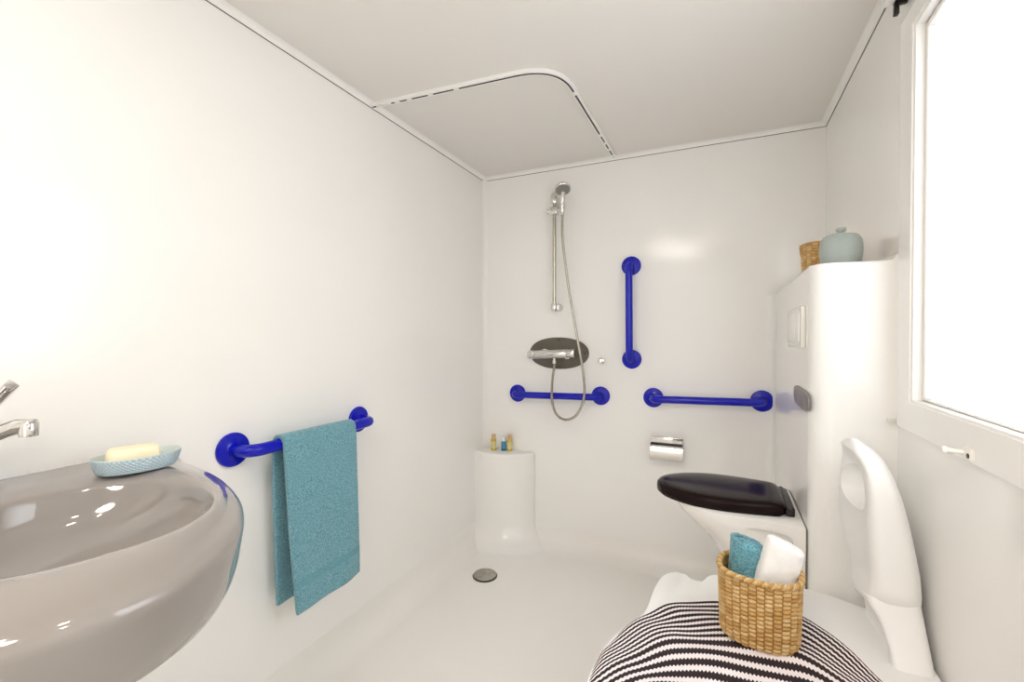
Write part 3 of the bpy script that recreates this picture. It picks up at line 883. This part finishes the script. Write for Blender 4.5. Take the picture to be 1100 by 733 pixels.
def rrect(n, ex):
    return superell(n, ex, 1, 1)
def backrest():
    n = 96; rings = []
    zs = [-.566, -.563, -.555, -.54] + [-.52+.012*k for k in range(18)] + [-.30, -.29, -.28, -.27, -.262, -.254, -.247, -.242, -.238, -.236]
    for z in zs:
        xb = lerp(z, [(-.566, .392), (-.5, .386), (-.45, .377), (-.40, .367), (-.347, .354), (-.30, .338), (-.267, .322), (-.236, .292)])
        xf_ = lerp(z, [(-.566, .275), (-.40, .272), (-.30, .268), (-.256, .262), (-.236, .266)])
        e = max(0, (z+.345)/.109); e = min(e, 1)           # arched top
        k = sqrt(max(0, 1-e**2.2))
        yn = 1.262-.079*k-.006 if e > 0 else 1.177
        yf = 1.262+.106*k+.006 if e > 0 else 1.374
        b = max(0, (-.545-z)/.021); shrink = 1-.10*b*b
        tp = 1-.5*max(0, (z+.252)/.016)
        yc, hy_ = (yn+yf)/2, (yf-yn)/2*shrink
        ring = []
        low = 1-sstep(-.56, -.36, z)
        for u, w_ in rrect(n, 2.9):                        # u: along y (near -1), w: along x (front -1)
            xm, hw = (xf_+xb)/2, (xb-xf_)/2*shrink*tp
            far = (u+1)/2
            x = xm+w_*hw
            fr = (1-w_)/2
            dish = .024*(1-u*u)*sstep(-.56, -.50, z)*(1-sstep(-.29, -.245, z))
            bulge = .034*exp_(-((z+.42)/.13)**2)
            x += fr*(dish - bulge*far**1.5 + .02*low*far)
            ring.append((x, yc+u*hy_, H+z-.045*low*far))
        rings.append(ring)
    return loft(rings)
br = ob('backrest', backrest(), 'plastic', t, smooth=60)
cut = ob('cutter', xf(prism(superell(40, 2.2, .066, .050), 0, .2, 0), Matrix(((0, 0, 1, .2), (1, 0, 0, 1.277), (0, 1, 0, H-.345), (0, 0, 0, 1)))), 'plastic')
mm = br.modifiers.new('slot', 'BOOLEAN'); mm.object = cut; mm.operation = 'DIFFERENCE'; mm.solver = 'EXACT'
bpy.context.view_layer.update(); dg = bpy.context.evaluated_depsgraph_get()
me2 = bpy.data.meshes.new_from_object(br.evaluated_get(dg)); br.modifiers.clear(); br.data = me2
for p in me2.polygons: p.use_smooth = True
me2.set_sharp_from_angle(angle=radians(45)); bpy.data.objects.remove(cut)
fw_ = lambda w: (1-w)/2
def post():
    n = 80; rings = []
    for k in range(17):
        v = k/16; z = -.672+v*(.118)
        yn = lerp(v, [(0, 1.135), (.15, 1.143), (.5, 1.165), (1, 1.185)]); yf = lerp(v, [(0, 1.35), (.3, 1.352), (1, 1.362)])
        x0 = lerp(v, [(0, .306), (.2, .303), (.6, .290), (.9, .275), (1, .278)]); x1 = lerp(v, [(0, .391), (.5, .388), (1, .384)])
        ring = []
        for u, w_ in rrect(n, 4.5):
            x = (x0+x1)/2+w_*(x1-x0)/2 + (1-w_)/2*.042*(1-u*u)*sin(pi*min(1, .1+v*.9))
            ring.append((x+.016*(u+1)/2*v*fw_(w_), (yn+yf)/2+u*(yf-yn)/2, H+z-.045*(u+1)/2*v))
        rings.append(ring)
    return loft(rings)
ob('backrest_post', post(), 'plastic', t, smooth=60)

# striped cloth over the near half of the seat
def cloth():
    NS, NT = 220, 150; V, F, UV = [], [], []
    x_right = .325
    YF = [(-.34, .74), (-.226, .973), (-.183, 1.072), (-.112, 1.182), (-.006, 1.231), (.1, 1.262), (.165, 1.268), (.22, 1.203), (.252, 1.152), (.279, 1.093), (.36, .91)]
    for i in range(NT+1):
        tt = i/NT; dt = tt*.50
        for j in range(NS+1):
            s = j/NS
            L = -.30 + s*(x_right+.30)             # arc coordinate along x
            yfar = sum(lerp(L+q_, YF) for q_ in (-.024, -.012, 0, .012, .024))/5
            y = 1.2+(yfar-1.2)*(1-.5*sstep(.05, .40, dt))-dt + .004*sin(L*23+dt*9)*sstep(0, .1, dt)
            # seat edge on the left at this depth
            ex = lerp(y, [(.7, -.17), (.74, -.205), (.80, -.226), (.86, -.232), (.95, -.226), (1.04, -.200), (1.12, -.165), (1.22, -.158), (1.3, -.148)])
            exx = ex-.004
            over = exx-L
            wr = .0035*noise.noise((L*9, y*13, 1.7))+.0018*sin(y*46+L*16+2*noise.noise((L*5, y*5, 8)))
            z = SZ+.0055+max(-.0032, wr)
            x = L
            r = .022
            if over > -r:
                q = over+r
                if q < r*pi/2:
                    a = q/r; x = exx+r-r*sin(a)-.0; z = z-(r-r*cos(a)); x = exx+r-r*sin(a)
                else:
                    x = exx-.002-.01*(q-r*pi/2); z = z-r-(q-r*pi/2)
            V.append((x, y, z))
            d2 = dt + .006*noise.noise((L*6, dt*8, 4))
            ph = d2/.0192 if d2 < .15 else .15/.0192+(d2-.15)/.034
            UV.append((L, ph+.30))
    for i in range(NT):
        for j in range(NS): F.append((i*(NS+1)+j, i*(NS+1)+j+1, (i+1)*(NS+1)+j+1, (i+1)*(NS+1)+j))
    return V, F, UV
V, F, UV = cloth()
o = ob('striped_cloth', (V, F), 'stripes', smooth=80, uv=UV)
tag(o, 'black and white striped woven cloth draped over the white chair seat', 'cloth')
sm = o.modifiers.new('thick', 'SOLIDIFY'); sm.thickness = .0025; sm.offset = 0

# ------------------------------------------------------------------ pegs on the window surround
t = thing('robe_hook', 'white plastic hook with black screw under the frosted window', 'hook', (XR-.01, 1.03, H-.205))
ob('base', box(XR-.0165, XR-.0095, 1.016, 1.046, H-.213, H-.193, .002), 'knobw', t)
ob('peg', lathe([(.001, 0), (.0042, 0), (.0042, .022), (.0062, .024), (.0062, .029), (.001, .030)], (XR-.014, 1.038, H-.202), (-1, .35, .02), 18), 'knobw', t)
ob('screw', lathe([(.001, 0), (.0046, 0), (.004, .0015), (.001, .002)], (XR-.0162, 1.023, H-.2045), (-1, 0, 0), 16), 'black', t)
t = thing('wall_peg', 'tiny white peg at the corner of the casing and window surround', 'peg', (XR, 1.406, H-.208))
ob('peg', lathe([(.001, 0), (.0045, 0), (.0045, .018), (.006, .020), (.006, .025), (.001, .026)], (XR-.001, 1.404, H-.208), (-1, -.2, .02), 16), 'knobw', t)
ob('base_ring', lathe([(.001, 0), (.006, 0), (.0055, .002), (.001, .002)], (XR, 1.404, H-.208), (-1, 0, 0), 16), 'knobw', t)

# ------------------------------------------------------------------ light
def area(name, loc, rot, sx, sy, power, col):
    l = bpy.data.lights.new(name, 'AREA'); l.shape = 'RECTANGLE'; l.size = sx; l.size_y = sy; l.energy = power; l.color = col
    o = bpy.data.objects.new(name, l); COL.objects.link(o); o.location = loc; o.rotation_euler = rot
    return o
# daylight outside the frosted pane
area('daylight', (XR+.34, .68, H+.34), (0, radians(90), 0), 1.05, .72, 17, (.93, .965, 1))
# cluster of small ceiling spots behind the camera
for k, (x, y) in enumerate(((-.62, -.1), (-.30, -.25), (-.10, .10), (-.45, .22))):
    l = bpy.data.lights.new('ceiling_spot', 'AREA'); l.shape = 'DISK'; l.size = .07; l.energy = 1.0; l.color = (1, .86, .69)
    o = bpy.data.objects.new('ceiling_spot', l); COL.objects.link(o); o.location = (x, y, ZC-.012)
l = bpy.data.lights.new('ceiling_lamp', 'AREA'); l.shape = 'DISK'; l.size = .45; l.energy = 8.5; l.color = (1, .935, .87)
o = bpy.data.objects.new('ceiling_lamp', l); COL.objects.link(o); o.location = (-.42, -.35, ZC-.03)
area('rear_fill_light', (-.3, YN+.02, 1.0), (radians(90), 0, 0), .9, 1.8, 2.5, (.97, .98, 1))  # added soft fill in front of the near wall, which has no door

wd = bpy.data.worlds.new('World'); S.world = wd; wd.use_nodes = True
wd.node_tree.nodes['Background'].inputs[0].default_value = (.8, .9, 1, 1)
wd.node_tree.nodes['Background'].inputs[1].default_value = .5

# ------------------------------------------------------------------ camera
cd = bpy.data.cameras.new('Camera'); cam = bpy.data.objects.new('Camera', cd); COL.objects.link(cam)
cd.sensor_width = 36; cd.lens = 487/1100*36; cd.clip_start = .02
cam.location = (0, 0, H)
cam.rotation_euler = (radians(90-.65), 0, radians(24.75))
S.camera = cam
S.view_settings.view_transform = 'Standard'; S.view_settings.look = 'None'
S.view_settings.gamma = 1; S.view_settings.use_curve_mapping = False
S.view_settings.exposure = 0.16
S.cycles.max_bounces = 16; S.cycles.diffuse_bounces = 12; S.cycles.glossy_bounces = 6
S.cycles.use_denoising = True
